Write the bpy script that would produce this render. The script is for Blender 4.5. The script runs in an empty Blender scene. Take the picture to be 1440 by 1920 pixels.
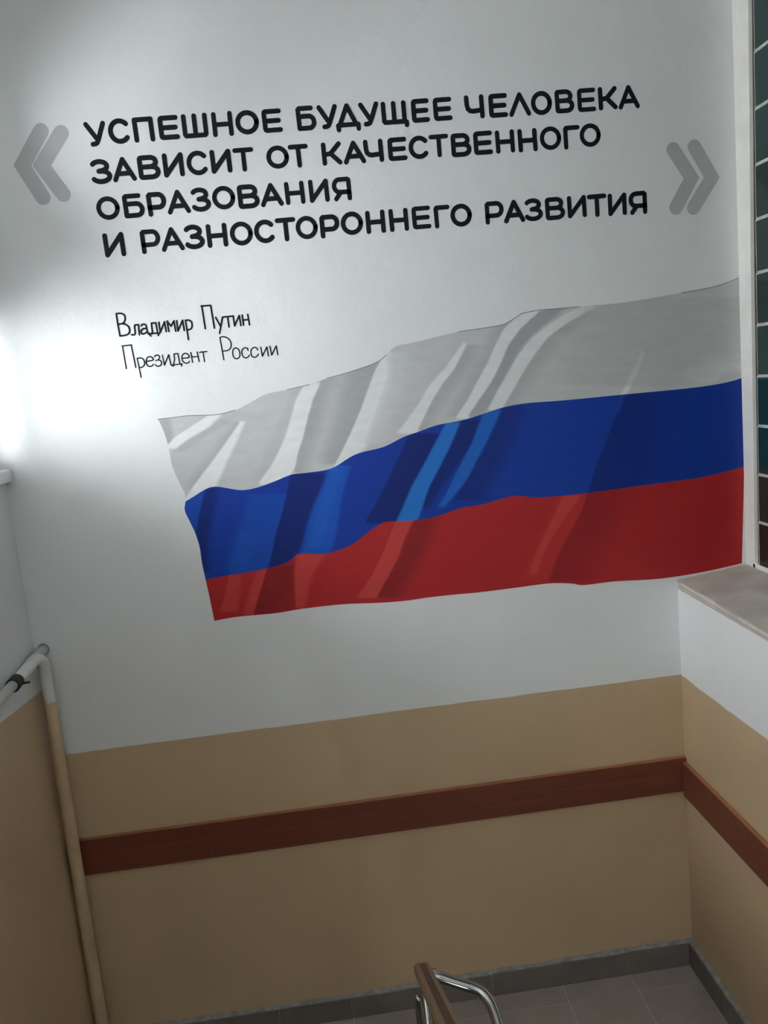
import bpy, bmesh, math, random
from mathutils import Vector, Matrix
random.seed(7)

# ------------------------------------------------------------------ camera
SC = bpy.context.scene
COL = SC.collection
FPX = 1521.6
CAM = Vector((-1.3865, -3.0625, 2.6262))
YAW, PITCH, ROLL = math.radians(4.3805), math.radians(9.2810), math.radians(-5.6320)
_f = Vector((math.sin(YAW) * math.cos(PITCH), math.cos(YAW) * math.cos(PITCH), -math.sin(PITCH)))
_r0 = Vector((math.cos(YAW), -math.sin(YAW), 0))
_u0 = _r0.cross(_f)
_r = _r0 * math.cos(ROLL) + _u0 * math.sin(ROLL)
_u = _u0 * math.cos(ROLL) - _r0 * math.sin(ROLL)
cd = bpy.data.cameras.new('camera')
cam = bpy.data.objects.new('camera', cd)
COL.objects.link(cam)
M3 = Matrix((_r, _u, -_f)).transposed()
cam.matrix_world = Matrix.Translation(CAM) @ M3.to_4x4()
cd.sensor_fit = 'VERTICAL'
cd.sensor_height = 24.0
cd.lens = FPX / 1920 * 24.0
cd.clip_start = 0.05
SC.camera = cam

# ------------------------------------------------------------------ daylight outside and exposure
SKY_STRENGTH = 24.5
world = bpy.data.worlds.new('overcast_sky')
SC.world = world
world.use_nodes = True
wn = world.node_tree.nodes
wn['Background'].inputs['Color'].default_value = (0.905, 0.963, 0.99, 1)
wn['Background'].inputs['Strength'].default_value = SKY_STRENGTH
SC.view_settings.view_transform = 'Standard'
SC.view_settings.look = 'None'
SC.view_settings.gamma = 1.0
SC.view_settings.use_curve_mapping = False
SC.view_settings.exposure = 0.0
SC.cycles.max_bounces = 8
SC.cycles.transmission_bounces = 4
SC.cycles.transparent_max_bounces = 6
SC.cycles.use_adaptive_sampling = True
SC.cycles.adaptive_threshold = 0.025

# main measures of the stairwell, metres (front wall y = 0, right wall x = 0, landing floor z = 0)
XL = -2.522           # left wall
ZC = 4.24             # ceiling
YB = -6.40            # wall behind the camera
XW = 0.289            # plane of the glass block window
LAND = -1.18          # front edge of the landing
W2 = (-0.95, 0.0, 2.435, 2.995)      # window in the left wall: y0, y1, z0, z1
W3 = (-5.25, -3.15, 2.86, 4.12)      # unseen fill window added in the right wall, behind the camera
W5 = (-0.85, -0.35, -0.20, 0.50)      # unseen fill window added low in the back wall: x0, x1, z0, z1
W4 = (-0.66, -0.20, 3.36, 3.76)      # unseen fanlight over the left window, added to brighten the upper left

def portal(name, loc, rot, sx, sy):
    l = bpy.data.lights.new(name, 'AREA')
    l.shape = 'RECTANGLE'
    l.size, l.size_y = sx, sy
    l.cycles.is_portal = True
    o = bpy.data.objects.new(name, l)
    COL.objects.link(o)
    o.location, o.rotation_euler = loc, rot
    return o
for w, x, a in ((W2, XL - 0.115, -1), (W4, XL - 0.115, -1), (W3, 0.115, 1)):
    portal('daylight_portal', (x, (w[0] + w[1]) / 2, (w[2] + w[3]) / 2), (0, a * math.pi / 2, 0), w[3] - w[2], w[1] - w[0])

portal('daylight_portal', ((W5[0] + W5[1]) / 2, YB - 0.215, (W5[2] + W5[3]) / 2), (math.pi / 2, 0, 0), W5[1] - W5[0], W5[3] - W5[2])

# ------------------------------------------------------------------ materials
def new_mat(name):
    m = bpy.data.materials.new(name)
    m.use_nodes = True
    return m, m.node_tree.nodes, m.node_tree.links, m.node_tree.nodes['Principled BSDF']

def node(ns, t, **kw):
    n = ns.new(t)
    for k, v in kw.items():
        setattr(n, k, v)
    return n

def plain(name, col, rough=0.5, metal=0.0, spec=0.5, noise=0.0, scale=8.0, bump=0.0, bscale=60.0, stretch=None, coat=0.0):
    m, ns, ls, b = new_mat(name)
    b.inputs['Roughness'].default_value = rough
    b.inputs['Metallic'].default_value = metal
    b.inputs['Specular IOR Level'].default_value = spec
    b.inputs['Coat Weight'].default_value = coat
    tc = node(ns, 'ShaderNodeTexCoord')
    mp = node(ns, 'ShaderNodeMapping')
    ls.new(tc.outputs['Object'], mp.inputs['Vector'])
    if stretch:
        mp.inputs['Scale'].default_value = stretch
    n = node(ns, 'ShaderNodeTexNoise')
    n.inputs['Scale'].default_value = scale
    n.inputs['Detail'].default_value = 5
    ls.new(mp.outputs['Vector'], n.inputs['Vector'])
    cr = node(ns, 'ShaderNodeValToRGB')
    cr.color_ramp.elements[0].position = 0.3
    cr.color_ramp.elements[1].position = 0.7
    cr.color_ramp.elements[0].color = tuple(c * (1 - noise) for c in col) + (1,)
    cr.color_ramp.elements[1].color = tuple(min(1, c * (1 + noise)) for c in col) + (1,)
    ls.new(n.outputs['Fac'], cr.inputs['Fac'])
    ls.new(cr.outputs['Color'], b.inputs['Base Color'])
    if bump:
        n2 = node(ns, 'ShaderNodeTexNoise')
        n2.inputs['Scale'].default_value = bscale
        n2.inputs['Detail'].default_value = 4
        ls.new(mp.outputs['Vector'], n2.inputs['Vector'])
        bp = node(ns, 'ShaderNodeBump')
        bp.inputs['Strength'].default_value = bump
        bp.inputs['Distance'].default_value = 0.002
        ls.new(n2.outputs['Fac'], bp.inputs['Height'])
        ls.new(bp.outputs['Normal'], b.inputs['Normal'])
    return m

WHITE = (0.78, 0.79, 0.79)
BEIGE = (0.56, 0.415, 0.26)

def painted_wall(name, z0, slope_axis=None, slope=0.0, wob=0.006):
    """white above, beige oil paint below a hand-cut line at z = z0 + slope * axis"""
    m, ns, ls, b = new_mat(name)
    tc = node(ns, 'ShaderNodeTexCoord')
    sx = node(ns, 'ShaderNodeSeparateXYZ')
    ls.new(tc.outputs['Object'], sx.inputs[0])
    n = node(ns, 'ShaderNodeTexNoise')
    n.inputs['Scale'].default_value = 5.0
    n.inputs['Detail'].default_value = 4
    ls.new(tc.outputs['Object'], n.inputs['Vector'])
    w = node(ns, 'ShaderNodeMath', operation='MULTIPLY_ADD')
    ls.new(n.outputs['Fac'], w.inputs[0])
    w.inputs[1].default_value = wob * 2
    w.inputs[2].default_value = -z0 - wob
    add = node(ns, 'ShaderNodeMath', operation='ADD')
    ls.new(sx.outputs['Z'], add.inputs[0])
    ls.new(w.outputs[0], add.inputs[1])
    last = add
    if slope_axis:
        sl = node(ns, 'ShaderNodeMath', operation='MULTIPLY_ADD')
        ls.new(sx.outputs[slope_axis], sl.inputs[0])
        sl.inputs[1].default_value = -slope
        ls.new(add.outputs[0], sl.inputs[2])
        last = sl
    gt = node(ns, 'ShaderNodeMapRange')
    gt.inputs['From Min'].default_value = -0.0012
    gt.inputs['From Max'].default_value = 0.0012
    ls.new(last.outputs[0], gt.inputs['Value'])
    # faint blotches
    n3 = node(ns, 'ShaderNodeTexNoise')
    n3.inputs['Scale'].default_value = 2.2
    n3.inputs['Detail'].default_value = 3
    ls.new(tc.outputs['Object'], n3.inputs['Vector'])
    def blot(col, a):
        cr = node(ns, 'ShaderNodeValToRGB')
        cr.color_ramp.elements[0].position = 0.3
        cr.color_ramp.elements[1].position = 0.7
        cr.color_ramp.elements[0].color = tuple(c * (1 - a) for c in col) + (1,)
        cr.color_ramp.elements[1].color = tuple(c * (1 + a * .5) for c in col) + (1,)
        ls.new(n3.outputs['Fac'], cr.inputs['Fac'])
        return cr
    cw, cb = blot(WHITE, 0.025), blot(BEIGE, 0.06)
    # pale scratches in the oil paint
    mp = node(ns, 'ShaderNodeMapping')
    mp.inputs['Scale'].default_value = (3.0, 3.0, 26.0)
    mp.inputs['Rotation'].default_value = (0, 0.12, 0)
    ls.new(tc.outputs['Object'], mp.inputs['Vector'])
    n4 = node(ns, 'ShaderNodeTexNoise')
    n4.inputs['Scale'].default_value = 2.3
    n4.inputs['Detail'].default_value = 5
    n4.inputs['Roughness'].default_value = 0.75
    ls.new(mp.outputs['Vector'], n4.inputs['Vector'])
    sc = node(ns, 'ShaderNodeMapRange')
    sc.inputs['From Min'].default_value = 0.635
    sc.inputs['From Max'].default_value = 0.70
    sc.inputs['To Max'].default_value = 0.35
    ls.new(n4.outputs['Fac'], sc.inputs['Value'])
    mxs = node(ns, 'ShaderNodeMix', data_type='RGBA')
    ls.new(sc.outputs['Result'], mxs.inputs['Factor'])
    ls.new(cb.outputs['Color'], mxs.inputs['A'])
    mxs.inputs['B'].default_value = (0.66, 0.54, 0.36, 1)
    mx = node(ns, 'ShaderNodeMix', data_type='RGBA')
    ls.new(gt.outputs['Result'], mx.inputs['Factor'])
    ls.new(mxs.outputs['Result'], mx.inputs['A'])
    ls.new(cw.outputs['Color'], mx.inputs['B'])
    ls.new(mx.outputs['Result'], b.inputs['Base Color'])
    rg = node(ns, 'ShaderNodeMapRange')
    rg.inputs['To Min'].default_value = 0.42
    rg.inputs['To Max'].default_value = 0.62
    ls.new(gt.outputs['Result'], rg.inputs['Value'])
    ls.new(rg.outputs['Result'], b.inputs['Roughness'])
    b.inputs['Specular IOR Level'].default_value = 0.35
    # plaster relief: broad trowel waves, fine roller stipple, a few pimples
    n5 = node(ns, 'ShaderNodeTexNoise')
    n5.inputs['Scale'].default_value = 9.0
    n5.inputs['Detail'].default_value = 5
    n5.inputs['Roughness'].default_value = 0.6
    ls.new(tc.outputs['Object'], n5.inputs['Vector'])
    v = node(ns, 'ShaderNodeTexVoronoi')
    v.inputs['Scale'].default_value = 9.0
    ls.new(tc.outputs['Object'], v.inputs['Vector'])
    pm = node(ns, 'ShaderNodeMapRange')
    pm.inputs['From Min'].default_value = 0.0
    pm.inputs['From Max'].default_value = 0.07
    pm.inputs['To Min'].default_value = 0.5
    pm.inputs['To Max'].default_value = 0.0
    ls.new(v.outputs['Distance'], pm.inputs['Value'])
    gate = node(ns, 'ShaderNodeSeparateColor')
    ls.new(v.outputs['Color'], gate.inputs[0])
    g2 = node(ns, 'ShaderNodeMath', operation='GREATER_THAN')
    ls.new(gate.outputs[0], g2.inputs[0])
    g2.inputs[1].default_value = 0.8
    g3 = node(ns, 'ShaderNodeMath', operation='MULTIPLY')
    ls.new(g2.outputs[0], g3.inputs[0])
    ls.new(pm.outputs['Result'], g3.inputs[1])
    hs = node(ns, 'ShaderNodeMath', operation='ADD')
    ls.new(n5.outputs['Fac'], hs.inputs[0])
    ls.new(g3.outputs[0], hs.inputs[1])
    bp = node(ns, 'ShaderNodeBump')
    bp.inputs['Strength'].default_value = 0.45
    bp.inputs['Distance'].default_value = 0.006
    ls.new(hs.outputs[0], bp.inputs['Height'])
    ls.new(bp.outputs['Normal'], b.inputs['Normal'])
    return m

M = {
    'wall_front': painted_wall('front_wall_paint', 1.317),
    'wall_right': painted_wall('right_wall_paint', 1.313, 'Y', -0.012),
    'wall_left': painted_wall('left_wall_paint', 1.585, 'Y', -0.105),
    'wall_back': painted_wall('back_wall_paint', 2.60),
    'white': plain('white_paint', (0.76, 0.74, 0.70), 0.5, noise=0.05, scale=12, bump=0.25, bscale=40),
    'ceiling': plain('ceiling_white', (0.80, 0.80, 0.78), 0.8, noise=0.02),
    'sill': plain('grey_sill_paint', (0.50, 0.455, 0.40), 0.6, noise=0.16, scale=9, bump=0.4, bscale=50),
    'window_white': plain('window_white_plastic', (0.82, 0.82, 0.82), 0.35),
    'board': plain('brown_laminate', (0.168, 0.048, 0.027), 0.42, noise=0.14, scale=5, stretch=(0.6, 6, 14), spec=0.35),
    'board_edge': plain('brown_laminate_edge', (0.36, 0.145, 0.07), 0.45, noise=0.1, scale=10),
    'screw': plain('dull_steel', (0.16, 0.13, 0.11), 0.4, metal=0.8),
    'tile': plain('floor_tile', (0.36, 0.315, 0.29), 0.42, noise=0.10, scale=6, bump=0.1, bscale=90),
    'grout': plain('tile_grout', (0.55, 0.53, 0.50), 0.9, noise=0.12, scale=40, bump=0.3),
    'skirting': plain('skirting_tile', (0.165, 0.143, 0.128), 0.45, noise=0.10, scale=9),
    'mortar': plain('skirting_mortar', (0.30, 0.295, 0.28), 0.95, noise=0.25, scale=35, bump=0.8, bscale=60),
    'pipe_white': plain('white_pipe_paint', (0.70, 0.70, 0.68), 0.4, noise=0.05, scale=20, bump=0.3, bscale=70),
    'pipe_beige': plain('beige_pipe_paint', BEIGE, 0.4, noise=0.08, scale=20, bump=0.3, bscale=70),
    'tape': plain('black_pipe_clamp', (0.03, 0.03, 0.032), 0.6, noise=0.2, scale=30),
    'steel': plain('polished_steel', (0.46, 0.46, 0.445), 0.14, metal=1.0),
    'handrail': plain('brown_handrail', (0.25, 0.155, 0.095), 0.38, noise=0.12, scale=6, stretch=(14, 1, 14)),
    'groove_shade': plain('handrail_shade_brown', (0.085, 0.045, 0.026), 0.45, noise=0.1),  # shade of the handrail groove put into the colour
    'stone': plain('stair_concrete', (0.24, 0.21, 0.19), 0.6, noise=0.1),
    'black_paint': plain('black_lettering_paint', (0.0105, 0.012, 0.016), 0.6, spec=0.12, noise=0.05, scale=12),
    'grey_paint': plain('grey_lettering_paint', (0.455, 0.455, 0.46), 0.6, spec=0.2, noise=0.035, scale=16, bump=0.1),
    'dark_gap': plain('dark_putty', (0.06, 0.045, 0.035), 0.9, noise=0.3, scale=50),
    'block_mortar': plain('block_mortar', (0.46, 0.47, 0.45), 0.85, noise=0.2, scale=30, bump=0.5),
    'corridor': plain('dark_corridor', (0.05, 0.07, 0.06), 0.8),
}

# glass of the blocks: deep green, a little wavy, partly see-through
def block_glass(name, col):
    m, ns, ls, b = new_mat(name)
    b.inputs['Base Color'].default_value = col + (1,)
    b.inputs['Roughness'].default_value = 0.12
    b.inputs['Transmission Weight'].default_value = 0.25
    b.inputs['IOR'].default_value = 1.5
    tc = node(ns, 'ShaderNodeTexCoord')
    wv = node(ns, 'ShaderNodeTexWave')
    wv.bands_direction = 'DIAGONAL'
    wv.inputs['Scale'].default_value = 26
    wv.inputs['Distortion'].default_value = 1.5
    ls.new(tc.outputs['Object'], wv.inputs['Vector'])
    bp = node(ns, 'ShaderNodeBump')
    bp.inputs['Strength'].default_value = 0.12
    bp.inputs['Distance'].default_value = 0.002
    ls.new(wv.outputs['Fac'], bp.inputs['Height'])
    ls.new(bp.outputs['Normal'], b.inputs['Normal'])
    return m
GLASS = [block_glass('green_block_glass', (0.012, 0.040, 0.032)),
         block_glass('teal_block_glass', (0.012, 0.052, 0.046)),
         block_glass('dark_block_glass', (0.020, 0.028, 0.020)),
         block_glass('smoky_block_glass', (0.028, 0.024, 0.018))]

def pane_mat(name='window_pane_glass', tint=1.0):
    m, ns, ls, b = new_mat(name)
    ns.remove(b)
    t = node(ns, 'ShaderNodeBsdfTransparent')
    t.inputs['Color'].default_value = (tint, tint, tint, 1)
    g = node(ns, 'ShaderNodeBsdfGlossy')
    g.inputs['Roughness'].default_value = 0.02
    fr = node(ns, 'ShaderNodeFresnel')
    mx = node(ns, 'ShaderNodeMixShader')
    ls.new(fr.outputs[0], mx.inputs[0])
    ls.new(t.outputs[0], mx.inputs[1])
    ls.new(g.outputs[0], mx.inputs[2])
    ls.new(mx.outputs[0], ns['Material Output'].inputs['Surface'])
    return m
M['pane'] = pane_mat()
M['dimmed_pane'] = pane_mat('dimmed_window_glass', 0.84)      # tint added to cut light by the corner; crossed twice, front and back face

# ------------------------------------------------------------------ object helpers
def obj(name, bm_or_me, mat, parent=None, smooth=False):
    if isinstance(bm_or_me, bmesh.types.BMesh):
        me = bpy.data.meshes.new(name)
        bmesh.ops.recalc_face_normals(bm_or_me, faces=bm_or_me.faces[:])
        bm_or_me.to_mesh(me)
        bm_or_me.free()
    else:
        me = bm_or_me
    if not me.materials:
        me.materials.append(mat)
    if smooth:
        for p in me.polygons:
            p.use_smooth = True
    o = bpy.data.objects.new(name, me)
    COL.objects.link(o)
    if parent:
        o.parent = parent
    return o

def tag(o, label=None, cat=None, group=None, kind=None):
    if label: o['label'] = label
    if cat: o['category'] = cat
    if group: o['group'] = group
    if kind: o['kind'] = kind
    return o

def thing(name, loc=(0, 0, 0)):
    o = bpy.data.objects.new(name, None)
    o.empty_display_size = 0.1
    COL.objects.link(o)
    o.location = loc
    return o

def add_box(bm, x0, x1, y0, y1, z0, z1, bevel=0.0):
    vs = [bm.verts.new((x, y, z)) for x in (x0, x1) for y in (y0, y1) for z in (z0, z1)]
    fs = [(0, 1, 3, 2), (4, 6, 7, 5), (0, 4, 5, 1), (2, 3, 7, 6), (0, 2, 6, 4), (1, 5, 7, 3)]
    faces = [bm.faces.new([vs[i] for i in f]) for f in fs]
    if bevel:
        es = list({e for f in faces for e in f.edges})
        bmesh.ops.bevel(bm, geom=es, offset=bevel, segments=2, affect='EDGES', profile=0.5)
    return vs

def box(*a, bevel=0.0):
    bm = bmesh.new()
    add_box(bm, *a, bevel=bevel)
    return bm

def tube(path, radius, n=20, cap=True):
    """swept round tube along a list of points; radius may be a list"""
    bm = bmesh.new()
    P = [Vector(p) for p in path]
    R = radius if isinstance(radius, (list, tuple)) else [radius] * len(P)
    t0 = (P[1] - P[0]).normalized()
    a = t0.orthogonal().normalized()
    rings = []
    for i, p in enumerate(P):
        t = (P[min(i + 1, len(P) - 1)] - P[max(i - 1, 0)]).normalized()
        a = (a - t * a.dot(t)).normalized()
        b = t.cross(a)
        rings.append([bm.verts.new(p + (a * math.cos(2 * math.pi * k / n) + b * math.sin(2 * math.pi * k / n)) * R[i]) for k in range(n)])
    for i in range(len(P) - 1):
        for k in range(n):
            bm.faces.new((rings[i][k], rings[i][(k + 1) % n], rings[i + 1][(k + 1) % n], rings[i + 1][k]))
    if cap:
        bm.faces.new(rings[0][::-1])
        bm.faces.new(rings[-1])
    return bm

def catmull(pts, sub=8, closed=False):
    out = []
    n = len(pts)
    rng = range(n if closed else n - 1)
    for i in rng:
        g = (lambda j: pts[j % n]) if closed else (lambda j: pts[max(0, min(n - 1, j))])
        p0, p1, p2, p3 = g(i - 1), g(i), g(i + 1), g(i + 2)
        for s in range(sub):
            t = s / sub
            out.append(tuple(0.5 * (2 * b + (c - a) * t + (2 * a - 5 * b + 4 * c - d) * t * t + (3 * b - a - 3 * c + d) * t ** 3)
                             for a, b, c, d in zip(p0, p1, p2, p3)))
    out.append(tuple(pts[0]) if closed else tuple(pts[-1]))
    return out

def smooth_curve(pts, sub=8):
    return catmull(pts, sub)

# where a line of sight of the photograph meets the front wall (used to measure the mural on its wall)
def on_wall(px, py):
    d = _f + _r * ((px - 720) / FPX) - _u * ((py - 960) / FPX)
    k = -CAM.y / d.y
    return (CAM.x + d.x * k, CAM.z + d.z * k)

# ------------------------------------------------------------------ setting: walls, floor, ceiling
bm = bmesh.new()
add_box(bm, XL - 0.40, XW + 0.30, 0.0, 0.30, -2.4, ZC + 0.15)
tag(obj('wall_front', bm, M['wall_front']), kind='structure')

bm = bmesh.new()
vs = add_box(bm, 0.0, XW + 0.30, -1.75, 0.0, -2.4, 1.7085)                  # parapet below the glass blocks
for v in vs:
    if v.co.z > 0 and v.co.y < -1:
        v.co.z = 1.7085 - 0.030 * 1.75
add_box(bm, 0.0, XW + 0.30, -2.10, -1.75, -2.4, ZC + 0.15)                 # rest of the wall
add_box(bm, 0.0, 0.10, YB, -2.10, -2.4, W3[2])
add_box(bm, 0.0, 0.10, YB, W3[0], W3[2], ZC + 0.15)
add_box(bm, 0.0, 0.10, W3[0], W3[1], W3[3], ZC + 0.15)
add_box(bm, 0.0, 0.10, W3[1], -2.10, W3[2], ZC + 0.15)
tag(obj('wall_right', bm, M['wall_right']), kind='structure')

bm = bmesh.new()
T = 0.10
def left_piece(y0, y1, z0, z1):
    add_box(bm, XL - T, XL, y0, y1, z0, z1)
left_piece(YB, W2[0], -2.4, ZC + 0.15)
left_piece(W2[0], 0.0, -2.4, W2[2] - 0.045)

left_piece(W2[0], 0.0, W2[3], W4[2])
left_piece(W2[0], W4[0], W4[2], ZC + 0.15)
left_piece(W4[1], 0.0, W4[2], ZC + 0.15)
left_piece(W4[0], W4[1], W4[3], ZC + 0.15)
tag(obj('wall_left', bm, M['wall_left']), kind='structure')
bm = bmesh.new()
for x0, x1, z0, z1 in ((XL - T, W5[0], -2.4, ZC + 0.15), (W5[1], XW + 0.3, -2.4, ZC + 0.15), (W5[0], W5[1], -2.4, W5[2]), (W5[0], W5[1], W5[3], ZC + 0.15)):
    add_box(bm, x0, x1, YB - 0.2, YB, z0, z1)
tag(obj('wall_back', bm, M['wall_back']), kind='structure')
tag(obj('ceiling', box(XL - T, XW + 0.3, YB - 0.2, 0.3, ZC, ZC + 0.15), M['ceiling']), kind='structure')

# landing: grout bed with single tiles
TP = 0.300            # tile pitch
GR = 0.004            # joint
floor = tag(obj('floor', box(XL, 0.0, LAND, 0.0, -0.20, -0.003), M['grout']), kind='structure')
xs = [0.0, -0.290] + [-0.290 - TP * k for k in range(1, 8)]
xs = [max(x, XL) for x in xs]
ys = [0.0, -0.118] + [-0.118 - TP * k for k in range(1, 5)]
ys = [max(y, LAND) for y in ys]
for j in range(len(ys) - 1):
    for i in range(len(xs) - 1):
        x1, x0, y1, y0 = xs[i] - GR / 2, xs[i + 1] + GR / 2, ys[j] - GR / 2, ys[j + 1] + GR / 2
        if x1 - x0 < 0.02 or y1 - y0 < 0.02:
            continue
        dz = random.uniform(-0.0006, 0.0006)
        obj('tile', box(x0, x1, y0, y1, -0.010, dz, bevel=0.0012), M['tile'], floor)

# flights of stairs and upper landing (below and behind the camera)
bm = bmesh.new()
RISE, RUN = 0.165, 0.285
for k in range(9):
    add_box(bm, XL, -1.235, LAND - RUN * (k + 1), LAND - RUN * k, -0.20 + RISE * k, RISE * (k + 1))
tag(obj('floor_upper_flight', bm, M['stone']), kind='structure')
yu = LAND - RUN * 9
tag(obj('floor_upper_landing', box(XL, 0.0, YB, yu, RISE * 9 - 0.2, RISE * 9), M['stone']), kind='structure')
bm = bmesh.new()
for k in range(9):
    add_box(bm, -1.18, 0.0, LAND - RUN * (k + 1), LAND - RUN * k, -RISE * (k + 2) - 0.2, -RISE * (k + 1))
tag(obj('floor_lower_flight', bm, M['stone']), kind='structure')

tag(obj('floor_light_stop', box(XL - T, XW + 0.3, YB - 0.2, 0.3, -2.55, -2.40), M['stone']), kind='structure')  # slab added to keep sky light from leaking in underneath

# skirting of cut tiles with a rough mortar bead on top
def skirting(name, pieces, bead, axis):
    base = tag(obj(name, bead, M['mortar'], smooth=False), kind='structure')
    for (a0, a1, h, t) in pieces:
        if axis == 'x':
            b = box(a0 + 0.0015, a1 - 0.0015, -t, -0.004, 0.0, h, bevel=0.0015)
        else:
            b = box(-t, -0.004, a0 + 0.0015, a1 - 0.0015, 0.0, h, bevel=0.0015)
        obj('skirting_tile', b, M['skirting'], base)
    return base

def bead(a0, a1, axis, zf, depth):
    """lumpy strip of mortar between the top of the skirting and the wall"""
    bm = bmesh.new()
    n = int(abs(a1 - a0) / 0.022)
    rng = random.Random(3 if axis == 'x' else 5)
    prof = []
    for i in range(n + 1):
        a = a0 + (a1 - a0) * i / n
        z = zf(a)
        d = depth + rng.uniform(-0.0025, 0.002)
        top = z + rng.uniform(0.004, 0.013)
        pts = [(-d, 0.0), (-d, z - 0.001), (-d * 0.45, z + rng.uniform(0.002, 0.006)), (0.0, top), (0.0, 0.0)]
        prof.append([bm.verts.new((a, q[0], q[1]) if axis == 'x' else (q[0], a, q[1])) for q in pts])
    for i in range(n):
        for k in range(5):
            bm.faces.new((prof[i][k], prof[i + 1][k], prof[i + 1][(k + 1) % 5], prof[i][(k + 1) % 5]))
    bm.faces.new(prof[0])
    bm.faces.new(prof[-1][::-1])
    return bm

zsk = lambda x: 0.100 + 0.006 * (x + 1.2) if x > -1.3 else 0.094
joints = [0.0 - 0.024] + [-0.290 - TP * k for k in range(0, 7)] + [XL + 0.002]
pcs = [(joints[i + 1], joints[i], zsk((joints[i] + joints[i + 1]) / 2), 0.022) for i in range(len(joints) - 1)]
skirting('baseboard_front', pcs, bead(XL + 0.002, -0.004, 'x', zsk, 0.019), 'x')
jr = [-0.002, -0.30, -0.60, -0.90, LAND]
pcs = [(jr[i + 1], jr[i], 0.104, 0.024) for i in range(len(jr) - 1)]
skirting('baseboard_right', pcs, bead(LAND, -0.003, 'y', lambda a: 0.104, 0.019), 'y')

# ------------------------------------------------------------------ glass block window in the right wall
win = thing('window_1', (XW, 0, 1.74))
tag(win, kind='structure')
def wpart(name, bm, mat):
    o = obj(name, bm, mat, win)
    o.matrix_parent_inverse = Matrix.Translation((-XW, 0, -1.74))
    return o
WY0 = -1.735
# plastered jamb, bottom rail and far jamb around the blocks, standing proud of the glass
bm = bmesh.new()
jl = [(1.735, -0.066), (2.2, -0.075), (2.9, -0.086), (3.4, -0.100), (3.9, -0.112), (ZC, -0.120)]
ring = []
for z, y in jl:
    ring.append([bm.verts.new(q) for q in ((XW, -0.0005, z), (XW, y, z), (XW + 0.05, y - 0.012, z), (XW + 0.05, -0.0005, z))])
for i in range(len(ring) - 1):
    for k in range(4):
        bm.faces.new((ring[i][k], ring[i][(k + 1) % 4], ring[i + 1][(k + 1) % 4], ring[i + 1][k]))
bm.faces.new(ring[0]); bm.faces.new(ring[-1])
wpart('frame', bm, M['white'])
wpart('frame', box(XW, XW + 0.05, WY0, -0.05, 1.735, 1.765, bevel=0.003), M['white'])
wpart('frame', box(XW, XW + 0.05, WY0, WY0 + 0.09, 1.765, ZC - 0.001), M['white'])
wpart('putty_gap', box(XW + 0.012, XW + 0.05, WY0 + 0.05, -0.05, 1.74, ZC - 0.001), M['dark_gap'])
BZ = [3.628 - 0.188 * k for k in range(-4, 11)]          # horizontal joints
BZ = [z for z in BZ if z < ZC] + [1.771]
BZ = [ZC - 0.002] + BZ if BZ[0] < ZC - 0.03 else BZ
yb = lambda z: -0.078 - 0.0235 * (z - 1.735)             # the jamb leans, so does the first column
BW = 0.190
ncol = 8
bm = bmesh.new()
add_box(bm, XW + 0.006, XW + 0.045, WY0 + 0.09, -0.140, 1.768, ZC - 0.003)
mort = bmesh.new()
for r in range(len(BZ) - 1):
    z1, z0 = BZ[r], BZ[r + 1]
    if z1 - z0 < 0.03:
        continue
    zm = (z0 + z1) / 2
    for c in range(ncol):
        y1 = yb(zm) - 0.006 - BW * c
        y0 = y1 - BW
        if y0 < WY0 + 0.09:
            break
        wpart('glass_block', box(XW + 0.004, XW + 0.08, y0 + 0.005, y1 - 0.004, z0 + 0.005, z1 - 0.005, bevel=0.004),
              GLASS[3] if r >= len(BZ) - 2 else GLASS[2] if r == len(BZ) - 3 else GLASS[(r * 2 + c * 3 + r // 3) % 2])
        add_box(mort, XW + 0.007, XW + 0.05, y0, y1, z0 - 0.0055, z0 + 0.0055)
        if c:
            add_box(mort, XW + 0.007, XW + 0.05, y1 - 0.005, y1 + 0.005, z0, z1)
        else:
            add_box(mort, XW + 0.007, XW + 0.05, y1 - 0.0045, y1 + 0.001, z0, z1)
bm.free()
wpart('mortar_joints', mort, M['block_mortar'])
tag(obj('wall_corridor', box(XW + 0.28, XW + 0.30, -1.75, 0.0, 1.70, ZC), M['corridor']), kind='structure')

# deep grey sill, its worn front lip, slight fall into the room
bm = bmesh.new()
n = 40
rows = []
rng = random.Random(11)
for i in range(n + 1):
    y = -1.745 + 1.744 * i / n
    lip = rng.uniform(-0.004, 0.003)
    zl = 1.7170 + 0.030 * y + rng.uniform(-0.0015, 0.0015)
    zb = 1.7485 + 0.004 * y
    rows.append([bm.verts.new(q) for q in ((-0.001, y, zl - 0.009), (-0.004 + lip * .6, y, zl - 0.003), (0.003, y, zl),
                                           (XW * 0.5, y, (zl + zb) / 2 + rng.uniform(-0.001, 0.001)), (XW + 0.005, y, zb), (XW + 0.005, y, 1.65), (0.001, y, 1.65))])
for i in range(n):
    for k in range(7):
        bm.faces.new((rows[i][k], rows[i][(k + 1) % 7], rows[i + 1][(k + 1) % 7], rows[i + 1][k]))
bm.faces.new(rows[0]); bm.faces.new(rows[-1][::-1])
sill = tag(obj('trim_1', bm, M['sill']), kind='structure')
# plaster bead along the lip
bm = tube([(-0.0015, y, 1.7100 + 0.03 * y + rng.uniform(-0.0015, 0.0015)) for y in [-1.74 + 0.03 * k for k in range(58)]], [0.0032 + rng.uniform(-0.001, 0.001) for _ in range(58)], n=8)
obj('plaster_lip', bm, M['white'], sill, smooth=True)

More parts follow.
